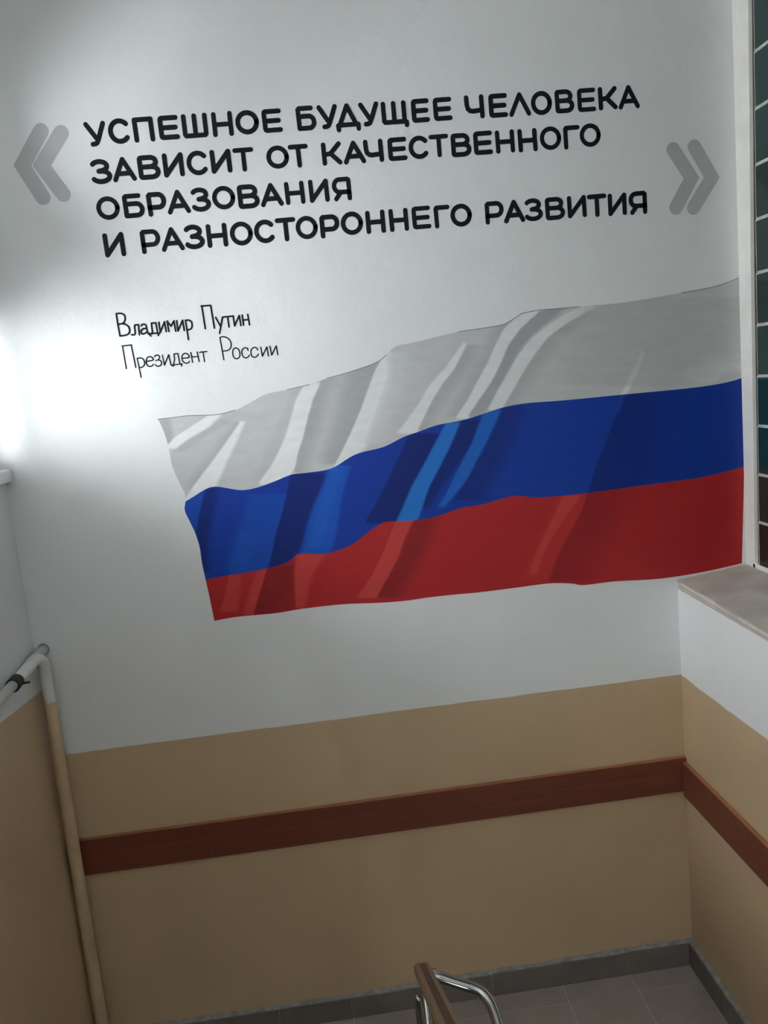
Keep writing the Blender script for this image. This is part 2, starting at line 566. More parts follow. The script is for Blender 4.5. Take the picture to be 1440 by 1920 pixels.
# ------------------------------------------------------------------ left wall window, and unseen windows added for fill light
def side_window(name, w, bars, xw, sg, dimmed=()):
    """wall face at xw; sg = +1 when the room lies towards +x"""
    y0, y1, z0, z1 = w
    xo = xw - sg * 0.045
    root = thing(name, (xo, (y0 + y1) / 2, z0))
    tag(root, kind='structure')
    inv = Matrix.Translation((-xo, -(y0 + y1) / 2, -z0))
    def part(nm, bm, mat):
        o = obj(nm, bm, mat, root)
        o.matrix_parent_inverse = inv
        return o
    xa, xb = sorted((xo - sg * 0.02, xw + sg * 0.028))
    part('sill', box(xa, xb, y0 + 0.001, y1 - 0.001, z0 - 0.045, z0, bevel=0.004), M['window_white'])
    fw = 0.035
    part('frame_rail', box(xo - 0.025, xo + 0.025, y0, y1, z0, z0 + fw, bevel=0.004), M['window_white'])
    part('frame_rail', box(xo - 0.025, xo + 0.025, y0, y1, z1 - fw, z1, bevel=0.004), M['window_white'])
    edges = [y0] + [y0 + (y1 - y0) * f for f in bars] + [y1 - fw]
    for k, y in enumerate(edges):
        fw = 0.018 if dimmed and k == len(edges) - 2 else 0.035
        part('frame_stile', box(xo - 0.025, xo + 0.025, y if y1 < -0.1 or k < len(edges) - 1 else y1 - 0.012, y + fw, z0 + fw, z1 - fw, bevel=0.004), M['window_white'])
        if k < len(edges) - 1:
            part('pane', box(xo - 0.003, xo + 0.003, y + fw, edges[k + 1] if y1 < -0.1 or k < len(edges) - 2 else y1 - 0.012, z0 + fw, z1 - fw), M['dimmed_pane' if k in dimmed else 'pane'])
        fw = 0.035
    return root
side_window('window_2', W2, (0.43, 0.88), XL, 1, dimmed=(2,))
side_window('fill_window_3', W3, (0.5,), 0.0, -1)  # added out of view, fills the left side of the front wall
side_window('fill_window_4', W4, (), XL, 1)  # added out of view to light the top left
root = tag(thing('fill_window_5', (W5[0], YB - 0.1, W5[2])), kind='structure')  # added out of view to lift the lower walls
for nm, mt, b5 in (('frame_rail', 'window_white', (W5[0], W5[1], W5[2], W5[2] + 0.05)), ('frame_rail', 'window_white', (W5[0], W5[1], W5[3] - 0.05, W5[3])),
                   ('frame_stile', 'window_white', (W5[0], W5[0] + 0.05, W5[2] + 0.05, W5[3] - 0.05)), ('frame_stile', 'window_white', (W5[1] - 0.05, W5[1], W5[2] + 0.05, W5[3] - 0.05)),
                   ('pane', 'pane', (W5[0] + 0.05, W5[1] - 0.05, W5[2] + 0.05, W5[3] - 0.05))):
    d = 0.003 if nm == 'pane' else 0.03
    o = obj(nm, box(b5[0], b5[1], YB - 0.1 - d, YB - 0.1 + d, b5[2], b5[3]), M[mt], root)
    o.matrix_parent_inverse = Matrix.Translation((-W5[0], -(YB - 0.1), -W5[2]))

# ------------------------------------------------------------------ brown boards along the walls
def wall_board(name, loc, L, H, axis, label, screws, th=0.020, group=None):
    """axis 'x': board on the front wall reaching from loc towards +x; 'y': on the right wall towards -y"""
    root = thing(name, loc)
    def B(a0, a1, d0, d1, z0, z1, bevel=0.0):
        if axis == 'x':
            return box(a0, a1, -d1, -d0, z0, z1, bevel=bevel)
        return box(-d1, -d0, -a1, -a0, z0, z1, bevel=bevel)
    obj('panel', B(0, L, 0.006, th, 0, H, bevel=0.0012), M['board'], root)
    obj('edge_band', B(0.0005, L - 0.0005, 0.004, th - 0.0008, H - 0.001, H + 0.0035, bevel=0.001), M['board_edge'], root)
    obj('backing_strip', B(0.002, L - 0.002, 0.0, 0.007, 0.004, H + 0.001), M['board_edge'], root)
    for s, z in screws:
        if axis == 'x':
            sb = tube([(s, -th - 0.0015, z), (s, -th + 0.004, z)], 0.0035, n=12)
        else:
            sb = tube([(-th - 0.0015, -s, z), (-th + 0.004, -s, z)], 0.0035, n=12)
        obj('screw', sb, M['screw'], root, smooth=False)
    tag(root, label, 'wall board', group or 'brown bumper boards on the walls')
    return root
wall_board('wall_board', (-1.969, 0, 0.8125), 1.967, 0.148, 'x', 'long dark brown board across the beige front wall, meeting the corner', [(1.484, 0.070)])
wall_board('wall_board', (XL + 0.004, 0, 0.8125), -1.9700 - XL - 0.004, 0.148, 'x', 'short dark brown board on the front wall, behind the beige riser pipe', [])
wall_board('wall_board', (0, -0.0205, 0.793), 1.15, 0.148, 'y', 'reddish brown board on the right wall, running out of the picture', [(0.36, 0.075)])

# ------------------------------------------------------------------ heating pipes in the left corner
pr = 0.0205
pipe = thing('heating_pipe', (XL + 0.045, 0, 1.742))
tag(pipe, 'painted heating pipe in the left corner, white above, beige riser, black clamp', 'pipe')
pinv = Matrix.Translation((-(XL + 0.045), 0, -1.742))
def ppart(name, bm, mat, smooth=True, root=pipe, inv=pinv):
    o = obj(name, bm, mat, root, smooth)
    o.matrix_parent_inverse = inv
    return o
px_ = -2.490
zp = lambda y: 1.745 + 0.06 * y
ppart('pipe_run', tube([(px_, -0.0005, zp(0)), (px_, -0.10, zp(-0.10)), (px_, -0.20, zp(-0.2)), (px_, -0.30, zp(-0.3))], [pr, pr, pr + 0.0012, pr]), M['pipe_white'])
ppart('wall_collar', tube([(px_, -0.0003, zp(0)), (px_, -0.0025, zp(-0.0025))], 0.0225), M['mortar'], False)
ppart('pipe_run', tube([(px_ - 0.002, -0.29, zp(-0.29)), (px_, -1.6, zp(-0.29) - 0.03)], pr - 0.003), M['pipe_white'])
ppart('clamp', tube([(px_ - 0.002, -0.285, zp(-0.285)), (px_ - 0.002, -0.33, zp(-0.33))], pr + 0.004), M['tape'], False)
ppart('clamp_bolt', tube([(px_ + 0.016, -0.287, zp(-0.29) - 0.012), (px_ + 0.040, -0.287, zp(-0.29) - 0.010)], 0.004, n=10), M['tape'], False)

def xr(z): return -2.494 + 0.018 * (z / 1.6)
bend = [(px_, -0.150, zp(-0.15) + 0.002), (px_ + 0.006, -0.122, zp(-0.12) + 0.006), (px_ + 0.014, -0.095, zp(-0.1) - 0.004), (px_ + 0.0185, -0.072, zp(-0.1) - 0.030),
        (xr(1.66), -0.062, 1.665), (xr(1.62), -0.060, 1.62), (xr(1.555), -0.060, 1.555)]
ppart('bend', tube(smooth_curve(bend, 8), 0.0215), M['pipe_white'])
ppart('riser', tube([(xr(z), -0.060, z) for z in (0.0, 0.3, 0.6, 0.9, 1.2, 1.45, 1.558)], [0.0245, 0.0245, 0.024, 0.0235, 0.0230, 0.0222, 0.0218]), M['pipe_beige'])

# ------------------------------------------------------------------ stair railing
rail = thing('stair_railing', (-1.27, -1.03, 0))
tag(rail, 'steel stair railing with brown handrail and bent chrome tube', 'railing')
ri = Matrix.Translation((1.27, 1.03, 0))
def rpart(name, bm, mat, smooth=True):
    return ppart(name, bm, mat, smooth, rail, ri)
# moulded handrail: rounded profile with two shallow grooves, swept up the flight
def handrail(p0, p1, wdt, hgt):
    bm = bmesh.new()
    P0, P1 = Vector(p0), Vector(p1)
    t = (P1 - P0).normalized()
    sx = Vector((1, 0, 0))
    up = sx.cross(t)
    if up.z < 0:
        up = -up
    prof = []
    n = 48
    for k in range(n):
        a = 2 * math.pi * k / n
        ca, sa = math.cos(a), math.sin(a)
        e = 0.62
        x = math.copysign(abs(ca) ** e, ca) * wdt / 2
        y = math.copysign(abs(sa) ** e, sa) * hgt / 2
        if sa > 0.3 and abs(x) < wdt * 0.20:
            y -= 0.0035                                   # flat groove along the top
        prof.append((x, y))
    rings = []
    for s, sc in ((0, 0.80), (0.006, 0.96), (0.014, 1.0), ((P1 - P0).length, 1.0)):
        c = P0 + t * s
        rings.append([bm.verts.new(c + sx * x * sc + up * y * sc) for x, y in prof])
    for i in range(len(rings) - 1):
        for k in range(n):
            bm.faces.new((rings[i][k], rings[i][(k + 1) % n], rings[i + 1][(k + 1) % n], rings[i + 1][k]))
    bm.faces.new(rings[0]); bm.faces.new(rings[-1][::-1])
    return bm
slope = 0.585
H0 = Vector((-1.247, -0.975, 0.948))
H1 = H0 + Vector((0, -1, slope)) * 2.3
rpart('handrail', handrail(H0, H1, 0.047, 0.036), M['handrail'], False)
_t = Vector((0, -1, slope)).normalized()
_n = Vector((0, slope, 1)).normalized()
bm = bmesh.new()
_v = []
for d in (0.012, 2.3):
    c = H0 + _t * d + _n * 0.0135
    _v.append([bm.verts.new(c + Vector((sx, 0, 0)) + _n * h) for sx, h in ((-0.0085, 0), (-0.0085, 0.0028), (0.0085, 0.0028), (0.0085, 0))])
for k in range(4):
    bm.faces.new((_v[0][k], _v[0][(k + 1) % 4], _v[1][(k + 1) % 4], _v[1][k]))
bm.faces.new(_v[0]); bm.faces.new(_v[1][::-1])
rpart('handrail_shade_strip', bm, M['groove_shade'], False)  # dark strip painted as the shade in the groove
tp = [(-1.236, -0.992, 0.942), (-1.205, -1.000, 0.934), (-1.160, -1.007, 0.915), (-1.118, -1.013, 0.897), (-1.088, -1.024, 0.884), (-1.070, -1.046, 0.868),
      (-1.0625, -1.075, 0.852), (-1.058, -1.11, 0.832), (-1.056, -1.16, 0.803)]
tp += [(-1.056, -1.16 - 0.25 * k, 0.803 - 0.585 * 0.25 * k) for k in range(1, 9)]
rpart('connecting_tube', tube(smooth_curve(tp, 6), 0.0165), M['steel'])
rpart('end_socket', tube([(-1.244, -0.990, 0.945), (-1.213, -0.998, 0.937)], 0.0185), M['steel'], False)
rpart('joint_ring', tube([(-1.120, -1.0125, 0.898), (-1.117, -1.0133, 0.8966)], 0.0176), M['steel'], False)
rpart('joint_ring', tube([(-1.0584, -1.105, 0.835), (-1.0582, -1.109, 0.8325)], 0.0178), M['steel'], False)
# posts and balusters
def post(x, y, z0, z1, r):
    path = [(x, y, z0), (x, y, z1 - r)] + [(x, y, z1 - r + r * math.sin(a)) for a in (0.3, 0.6, 0.9, 1.2, 1.45)]
    rr = [r, r] + [r * math.cos(a) for a in (0.3, 0.6, 0.9, 1.2, 1.45)]
    return tube(path, rr, n=20)
rpart('post', post(-1.270, -1.035, 0.0, 0.917, 0.0115), M['steel'])
rpart('baluster', tube([(-1.2505, -1.045, 0.0), (-1.2505, -1.045, 0.970)], 0.0075, n=14), M['steel'])
for k in range(1, 8):
    y = -1.045 - 0.285 * k
    zt = 0.948 + slope * (-0.975 - y) - 0.015
    zb = RISE * math.floor(max(0, (LAND - y) / RUN) + 1) if y < LAND else 0
    rpart('baluster', tube([(-1.2505, y, zb), (-1.2505, y, zt)], 0.0075, n=12), M['steel'])
rpart('post', post(-1.076, -1.10, 0.0, 0.838, 0.010), M['steel'])

# ------------------------------------------------------------------ the mural: strokes of paint lying on the wall
def stroke_verts(bm, pts, r, yoff, caps=True, butt=False):
    """flat ribbon of paint with round ends along wall points (x, z)"""
    P = [Vector((p[0], p[1])) for p in pts]
    Q = [P[0]]
    for p in P[1:]:
        if (p - Q[-1]).length > 1e-5:
            Q.append(p)
    P = Q
    n = len(P)
    left, right = [], []
    for i in range(n):
        d0 = (P[i] - P[i - 1]).normalized() if i else None
        d1 = (P[i + 1] - P[i]).normalized() if i < n - 1 else None
        if d0 is None: d0 = d1
        if d1 is None: d1 = d0
        t = (d0 + d1)
        t = t.normalized() if t.length > 1e-4 else d0
        nv = Vector((-t.y, t.x))
        c = max(0.42, nv.dot(Vector((-d0.y, d0.x))))
        left.append(P[i] + nv * r / c)
        right.append(P[i] - nv * r / c)
    out = list(left)
    if not butt:
        d = (P[-1] - P[-2]).normalized(); a0 = math.atan2(d.y, d.x) + math.pi / 2
        out += [P[-1] + Vector((math.cos(a0 - math.pi * k / 8), math.sin(a0 - math.pi * k / 8))) * r for k in range(1, 8)]
    nr = len(out)
    capv = out[len(left):]
    vl = [bm.verts.new((p.x, yoff, p.y)) for p in left]
    vr = [bm.verts.new((p.x, yoff, p.y)) for p in right]
    for i in range(n - 1):
        bm.faces.new((vl[i], vl[i + 1], vr[i + 1], vr[i]))
    if not butt:
        ce = [bm.verts.new((p.x, yoff, p.y)) for p in capv]
        bm.faces.new([vl[-1]] + ce + [vr[-1]])
        d = (P[0] - P[1]).normalized(); a0 = math.atan2(d.y, d.x) + math.pi / 2
        cs = [bm.verts.new((P[0].x + math.cos(a0 - math.pi * k / 8) * r, yoff, P[0].y + math.sin(a0 - math.pi * k / 8) * r)) for k in range(1, 8)]
        bm.faces.new([vr[0]] + cs + [vl[0]])

def split_sharp(pts, lim=48):
    out, cur = [], [pts[0]]
    for i in range(1, len(pts)):
        cur.append(pts[i])
        if i < len(pts) - 1:
            a = Vector((pts[i][0] - pts[i - 1][0], pts[i][1] - pts[i - 1][1]))
            b = Vector((pts[i + 1][0] - pts[i][0], pts[i + 1][1] - pts[i][1]))
            if a.length > 1e-6 and b.length > 1e-6 and math.degrees(a.angle(b)) > lim:
                out.append(cur)
                cur = [pts[i]]
    out.append(cur)
    return out

def paint_mesh(strokes, r, y0=-0.0006, split=True):
    bm = bmesh.new()
    if split:
        strokes = [q for st in strokes for q in split_sharp(st)]
    for k, s in enumerate(strokes):
        stroke_verts(bm, s, r if not isinstance(r, list) else r[k], y0 - 0.00012 * k)
    for f in bm.faces:
        f.normal_update()
        if f.normal.y > 0:
            f.normal_flip()
    me = bpy.data.meshes.new('letter')
    bm.to_mesh(me)
    bm.free()
    return me

def arc(cx, cy, rx, ry, a0, a1, n=18):
    return [(cx + rx * math.cos(math.radians(a0 + (a1 - a0) * k / n)), cy + ry * math.sin(math.radians(a0 + (a1 - a0) * k / n))) for k in range(n + 1)]

# monoline capitals in a unit box (centre lines)
G = {
    'У': [[(0, 1), (.50, .30)], [(1, 1), (.62, .22), (.52, .06), (.42, .01), (.26, 0)]],
    'С': [arc(.52, .5, .52, .5, 42, 318, 26)],
    'П': [[(0, 0), (0, 1), (1, 1), (1, 0)]],
    'Е': [[(1, 1), (.10, 1), (.03, .97), (0, .90), (0, .10), (.03, .03), (.10, 0), (1, 0)], [(0, .5), (.93, .5)]],
    'Ш': [[(0, 1), (0, .08), (.05, 0), (.95, 0), (1, .08), (1, 1)], [(.5, 1), (.5, 0)]],
    'Щ': [[(0, 1), (0, .08), (.05, 0), (1.06, 0), (1.10, -.05), (1.10, -.20)], [(.5, 1), (.5, 0)], [(1, 1), (1, 0)]],
    'Н': [[(0, 0), (0, 1)], [(1, 0), (1, 1)], [(0, .49), (1, .49)]],
    'О': [arc(.5, .5, .5, .5, 0, 360, 36)],
    'Б': [[(.86, 1), (.08, 1), (0, .94), (0, 0), (.6, 0)] + arc(.68, .30, .32, .30, -90, 90, 10) + [(0, .60)]],
    'Д': [[(.04, -.24), (.02, -.02), (.06, 0), (.98, 0), (1, -.03), (1, -.24)], [(.10, 0), (.5, 1), (.90, 0)]],
    'Ч': [[(0, 1), (.01, .62), (.06, .42), (.20, .31), (.40, .28), (1, .32)], [(1, 1), (1, 0)]],
    'Л': [[(0, 0), (.5, 1), (1, 0)]],
    'В': [[(.55, .53), (0, .53)], [(.10, 0), (.03, .02), (0, .07), (0, .93), (.03, .98), (.10, 1), (.56, 1)] + arc(.60, .765, .32, .235, 90, -90, 10) + arc(.64, .265, .36, .265, 90, -90, 10) + [(.10, 0)]],
    'К': [[(0, 0), (0, 1)], [(1, 1), (.42, .50), (0, .46)], [(.42, .50), (1, 0)]],
    'А': [[(0, 0), (.5, 1), (1, 0)], [(.19, .29), (.81, .29)]],
    'З': [arc(.42, .765, .44, .235, 148, -62, 16) + [(.36, .52)] + arc(.46, .26, .50, .26, 82, -152, 18)],
    'И': [[(0, 1), (0, 0), (1, 1), (1, 0)]],
    'Т': [[(0, 1), (1, 1)], [(.5, 1), (.5, 0)]],
    'Г': [[(0, 0), (0, .93), (.06, 1), (1, 1)]],
    'Р': [[(0, 0), (0, .94), (.08, 1), (.58, 1)] + arc(.64, .67, .36, .33, 90, -90, 12) + [(0, .34)]],
    'Я': [[(1, 0), (1, .94), (.92, 1), (.42, 1)] + arc(.38, .67, .36, .33, 90, 270, 12) + [(1, .34)], [(.42, .34), (.10, 0)]],
}
# each capital as measured on the wall: crop origin, then (letter, centre x, centre y, width, height) in quarter pixels
LINES = [
    [((150, 190), [('У', 117, 245, 127, 153), ('С', 295, 224, 132, 155), ('П', 476, 212, 120, 153), ('Е', 664, 197, 116, 146), ('Ш', 861, 183, 157, 148), ('Н', 1068, 171, 121, 153), ('О', 1253, 158, 140, 146)]),
     ((500, 170), [('Е', 40, 226, 112, 142), ('Б', 296, 207, 112, 150), ('У', 456, 197, 118, 148), ('Д', 604, 185, 155, 143), ('У', 767, 177, 116, 147), ('Щ', 953, 166, 152, 140), ('Е', 1152, 150, 100, 142), ('Е', 1319, 138, 106, 140)]),
     ((850, 150), [('Ч', 157, 202, 112, 145), ('Е', 335, 192, 106, 144), ('Л', 497, 183, 131, 145), ('О', 660, 173, 124, 145), ('В', 833, 160, 110, 143), ('Е', 998, 150, 105, 143), ('К', 1157, 137, 108, 140), ('А', 1315, 128, 127, 145)])],
    [((150, 260), [('З', 160, 247, 128, 152), ('А', 327, 230, 142, 150), ('В', 517, 215, 130, 148), ('И', 700, 197, 120, 146), ('С', 882, 183, 130, 149), ('И', 1057, 170, 120, 143), ('Т', 1228, 158, 122, 145)]),
     ((490, 240), [('О', 122, 219, 135, 139), ('Т', 280, 210, 115, 140), ('К', 527, 192, 115, 140), ('А', 695, 183, 133, 140), ('Ч', 841, 172, 112, 140), ('Е', 1020, 158, 108, 140), ('С', 1182, 146, 122, 140), ('Т', 1332, 134, 112, 138)]),
     ((800, 220), [('В', 258, 208, 117, 142), ('Е', 422, 192, 108, 142), ('Н', 587, 182, 110, 140), ('Н', 756, 172, 110, 140), ('О', 928, 157, 128, 142), ('Г', 1088, 150, 92, 144), ('О', 1226, 134, 126, 142)])],
    [((170, 330), [('О', 130, 241, 140, 142), ('Б', 322, 223, 122, 147), ('Р', 496, 211, 110, 146), ('А', 657, 194, 140, 147), ('З', 827, 177, 117, 147), ('О', 997, 163, 138, 142), ('В', 1183, 154, 126, 145), ('А', 1355, 141, 136, 142)]),
     ((480, 320), [('Н', 290, 167, 113, 140), ('И', 471, 151, 115, 140), ('Я', 641, 138, 112, 145)])],
    [((180, 395), [('И', 137, 256, 122, 147), ('Р', 410, 231, 114, 148), ('А', 571, 214, 138, 147), ('З', 738, 197, 120, 150), ('Н', 907, 186, 120, 144), ('О', 1090, 172, 137, 145), ('С', 1266, 156, 126, 142)]),
     ((530, 370), [('Т', 25, 242, 118, 143), ('О', 180, 227, 131, 140), ('Р', 353, 217, 112, 140), ('О', 519, 195, 132, 140), ('Н', 696, 184, 111, 140), ('Н', 870, 170, 110, 139), ('Е', 1040, 152, 108, 138), ('Г', 1196, 145, 88, 138), ('О', 1338, 134, 127, 137)]),
     ((870, 340), [('Р', 228, 235, 108, 138), ('А', 376, 225, 125, 137), ('З', 523, 213, 110, 138), ('В', 682, 204, 114, 138), ('И', 846, 190, 110, 134), ('Т', 997, 182, 112, 137), ('И', 1149, 173, 107, 135), ('Я', 1302, 162, 107, 140)])],
]
ql = ['topmost line of bold black painted capitals on the white wall', 'second line of bold black painted capitals, just under the top line',
      'short third line of bold black painted capitals, a single word', 'lowest line of bold black painted capitals, above the thin handwriting']
for li, chunks in enumerate(LINES):
    pts0 = on_wall(chunks[0][0][0] + chunks[0][1][0][1] / 4, chunks[0][0][1] + chunks[0][1][0][2] / 4)
    root = thing('painted_text_line', (pts0[0], 0, pts0[1]))
    tag(root, ql[li], 'lettering', 'lines of the painted quotation')
    inv = Matrix.Translation((-pts0[0], 0, -pts0[1]))
    for (ox, oy), letters in chunks:
        for ch, cx, cy, w, h in letters:
            px, py = ox + cx / 4, oy + cy / 4
            x, z = on_wall(px, py)
            xa, _ = on_wall(px - w / 8, py + 0.07 * w / 8)
            xb, _ = on_wall(px + w / 8, py - 0.07 * w / 8)
            _, za = on_wall(px, py + h / 8)
            _, zb = on_wall(px, py - h / 8)
            W, H = xb - xa, zb - za
            jit = random.uniform(-0.012, 0.012)
            st = [[(x + (u - .5) * W + (v - .5) * H * jit, z + (v - .5) * H) for u, v in s] for s in G[ch]]
            me = paint_mesh(st, 0.0083 + random.uniform(-0.0003, 0.0003))
            o = obj('letter', me, M['black_paint'], root)
            o.matrix_parent_inverse = inv

# quotation marks
def quote_mark(name, label, chevrons, ox, oy):
    c0 = on_wall(ox + chevrons[0][1][0] / 10.286, oy + chevrons[0][1][1] / 10.286)
    root = thing(name, (c0[0], 0, c0[1]))
    inv = Matrix.Translation((-c0[0], 0, -c0[1]))
    for k, ch in enumerate(chevrons):
        pts = [on_wall(ox + a / 10.286, oy + b / 10.286) for a, b in ch]
        o = obj('chevron', paint_mesh([pts], 0.0258, -0.0006, split=False), M['grey_paint'], root)
        o.matrix_parent_inverse = inv
    tag(root, label, 'quotation mark', 'grey painted quotation marks')
quote_mark('painted_quotation_mark', 'grey double chevron pointing left, opening the black quotation', [[(690, 262), (330, 932), (727, 1545)], [(1078, 300), (700, 932), (1118, 1485)]], 10, 220)
quote_mark('painted_quotation_mark', 'grey double chevron pointing right, beside the glass block window', [[(328, 310), (682, 862), (383, 1432)], [(738, 257), (1075, 852), (720, 1435)]], 1230, 250)

# thin handwritten lines, traced strokes in ninths of a pixel
HAND = [
    ('painted_name', 'thin black handwritten words on the wall above a lighter second line', 1.55, [
        ((210, 565), [
            [[(70, 210), (100, 390), (135, 585)], [(70, 210), (120, 203), (180, 212), (215, 248), (222, 300), (205, 350), (165, 378), (108, 385)], [(165, 378), (230, 390), (280, 430), (299, 490), (285, 540), (235, 570), (135, 585)]],
            [[(445, 395), (462, 565)], [(440, 398), (385, 405), (385, 470), (392, 530), (375, 565), (330, 562)]],
            [[(490, 415), (515, 392), (550, 388), (575, 412), (590, 480), (612, 550)], [(582, 455), (520, 467), (492, 500), (502, 545), (535, 550), (580, 525), (598, 500)]],
            [[(665, 370), (685, 540)], [(665, 370), (740, 365)], [(740, 365), (770, 535)], [(620, 548), (800, 535)], [(620, 545), (655, 585)], [(790, 535), (780, 575)]],
            [[(790, 355), (815, 520)], [(815, 520), (885, 345)], [(885, 345), (915, 512)]],
            [[(930, 335), (962, 508)], [(930, 335), (995, 420)], [(995, 420), (1045, 330)], [(1045, 330), (1075, 502)]],
            [[(1092, 330), (1115, 500)], [(1115, 500), (1190, 320)], [(1190, 320), (1220, 492)]],
            [[(1240, 320), (1290, 645)], [(1240, 322), (1290, 318), (1335, 340), (1352, 390), (1345, 445), (1310, 475), (1270, 482)]]]),
        ((360, 565), [
            [[(165, 80), (225, 462)], [(155, 80), (315, 70)], [(315, 70), (378, 452)]],
            [[(400, 272), (480, 420)], [(515, 268), (490, 400), (465, 542)]],
            [[(515, 268), (560, 262), (690, 250)], [(600, 262), (625, 432)]],
            [[(695, 248), (718, 416)], [(718, 416), (797, 240)], [(797, 240), (825, 408)]],
            [[(845, 232), (870, 400)], [(940, 222), (970, 396)], [(860, 318), (955, 308)]]])]),
    ('painted_title', 'thinnest black handwritten words on the wall, just above the painted flag', 1.15, [
        ((220, 635), [
            [[(87, 125), (152, 506)], [(78, 125), (240, 107)], [(234, 107), (312, 488)]],
            [[(335, 332), (402, 652)], [(335, 335), (390, 325), (440, 350), (460, 410), (447, 460), (405, 485), (365, 480)]],
            [[(490, 385), (600, 362), (590, 322), (550, 302), (510, 318), (488, 368), (496, 430), (530, 465), (575, 465), (610, 435)]],
            [[(630, 300), (660, 277), (700, 287), (710, 325), (690, 355), (650, 368)], [(690, 358), (735, 377), (746, 420), (720, 458), (675, 465), (640, 440)]],
            [[(760, 280), (795, 448)], [(795, 448), (865, 272)], [(865, 272), (905, 445)]],
            [[(955, 258), (965, 350), (950, 435)], [(955, 258), (1020, 252)], [(1020, 252), (1055, 425)], [(915, 448), (1090, 425)], [(915, 448), (945, 466)], [(1090, 422), (1080, 462)]],
            [[(1095, 330), (1205, 318), (1195, 272), (1155, 248), (1110, 265), (1090, 310), (1105, 380), (1150, 412), (1190, 410), (1218, 382)]],
            [[(1240, 235), (1270, 398)], [(1345, 225), (1380, 386)], [(1255, 310), (1365, 300)]]]),
        ((370, 625), [
            [[(38, 325), (52, 317), (158, 308)], [(95, 315), (122, 478)]],
            [[(380, 70), (448, 446)], [(380, 70), (440, 58), (510, 80), (555, 130), (571, 200), (550, 260), (500, 292), (425, 298)]],
            [[(645, 247), (610, 265), (596, 320), (610, 395), (655, 428), (702, 410), (718, 355), (700, 280), (660, 248), (645, 247)]],
            [[(855, 285), (840, 252), (800, 245), (760, 275), (750, 330), (770, 390), (815, 415), (855, 400), (875, 370)]],
            [[(1018, 282), (1000, 247), (960, 238), (915, 270), (903, 325), (920, 385), (965, 405), (1005, 387), (1030, 350)]],
            [[(1070, 235), (1098, 386)], [(1098, 386), (1172, 230)], [(1172, 230), (1198, 380)]],
            [[(1225, 220), (1253, 368)], [(1253, 368), (1330, 212)], [(1330, 212), (1358, 360)]]])]),
]
PXM = 0.002013       # metres of wall per photograph pixel near the lettering
for name, label, wpx, chunks in HAND:
    c0 = on_wall(chunks[0][0][0], chunks[0][0][1] + 60)
    root = thing(name, (c0[0], 0, c0[1]))
    tag(root, label, 'lettering', 'thin handwritten lines')
    inv = Matrix.Translation((-c0[0], 0, -c0[1]))
    for (ox, oy), letters in chunks:
        for strokes in letters:
            st = []
            for s in strokes:
                s2 = catmull(s, 5) if len(s) > 3 else s
                st.append([on_wall(ox + a / 9, oy + b / 9) for a, b in s2])
            o = obj('letter', paint_mesh(st, wpx * PXM), M['black_paint'], root)
            o.matrix_parent_inverse = inv

# ------------------------------------------------------------------ the painted flag
TOP = [(296, 786), (324, 783), (352, 779.5), (405, 777.5), (441, 769), (469, 755), (499, 739), (538, 731), (580, 721), (614, 709), (650, 699), (703, 681), (725, 665), (743, 649), (783, 640.5), (860, 622), (924, 612.5), (949, 606), (978, 588), (1007, 582), (1053, 578), (1087, 575), (1178, 566), (1278, 549), (1341, 537), (1391, 519)]
WB = [(347.7, 940.6), (360.5, 932.5), (387, 916.4), (405, 912.4), (425, 915), (453, 919), (481, 914.4), (513.6, 903), (546, 890), (578, 886), (622, 878), (666.6, 852), (719, 838), (755, 820), (783, 810), (820, 797), (866, 788), (903, 777), (941, 764.6), (987, 756), (1053, 751), (1166, 740), (1299, 727), (1362, 717), (1392.5, 708)]
BR = [(385.5, 1086.4), (421, 1080), (461, 1073.5), (501.5, 1065.4), (538, 1054.6), (562, 1038), (602, 1039), (630, 1033), (663, 1019), (691, 997), (719, 980), (747, 977), (783, 975), (822, 967), (866, 952), (903, 946), (962, 930), (1007.5, 932.5), (1070, 928), (1132, 920), (1237, 906), (1320, 894), (1395.5, 875)]
BOT = [(402, 1164), (441, 1157), (481, 1153), (522, 1149), (570, 1141), (642, 1133), (715, 1130), (763, 1126), (804, 1120), (860, 1114), (903, 1110), (966, 1102), (1028, 1094), (1070, 1094), (1095, 1097), (1153, 1090), (1237, 1085), (1320, 1072), (1391, 1056)]
LEFT = [(296, 786), (306, 806), (316, 838), (322, 870), (332, 896), (346, 924.5), (347.7, 940.6), (346.5, 957), (356.5, 979), (366.6, 1001), (374.6, 1027), (378.7, 1055), (385.5, 1086.4), (393, 1120), (402, 1164)]

def smoothstep(a, b, x):
    if a == b:
        return 1.0 if x >= a else 0.0
    t = max(0.0, min(1.0, (x - a) / (b - a)))
    return t * t * (3 - 2 * t)

def interp(tab, v):
    """tab rows (y, ...) sorted by y"""
    if v <= tab[0][0]: return tab[0][1:]
    if v >= tab[-1][0]: return tab[-1][1:]
    for a, b in zip(tab, tab[1:]):
        if a[0] <= v <= b[0]:
            t = (v - a[0]) / (b[0] - a[0])
            return tuple(p + (q - p) * t for p, q in zip(a[1:], b[1:]))

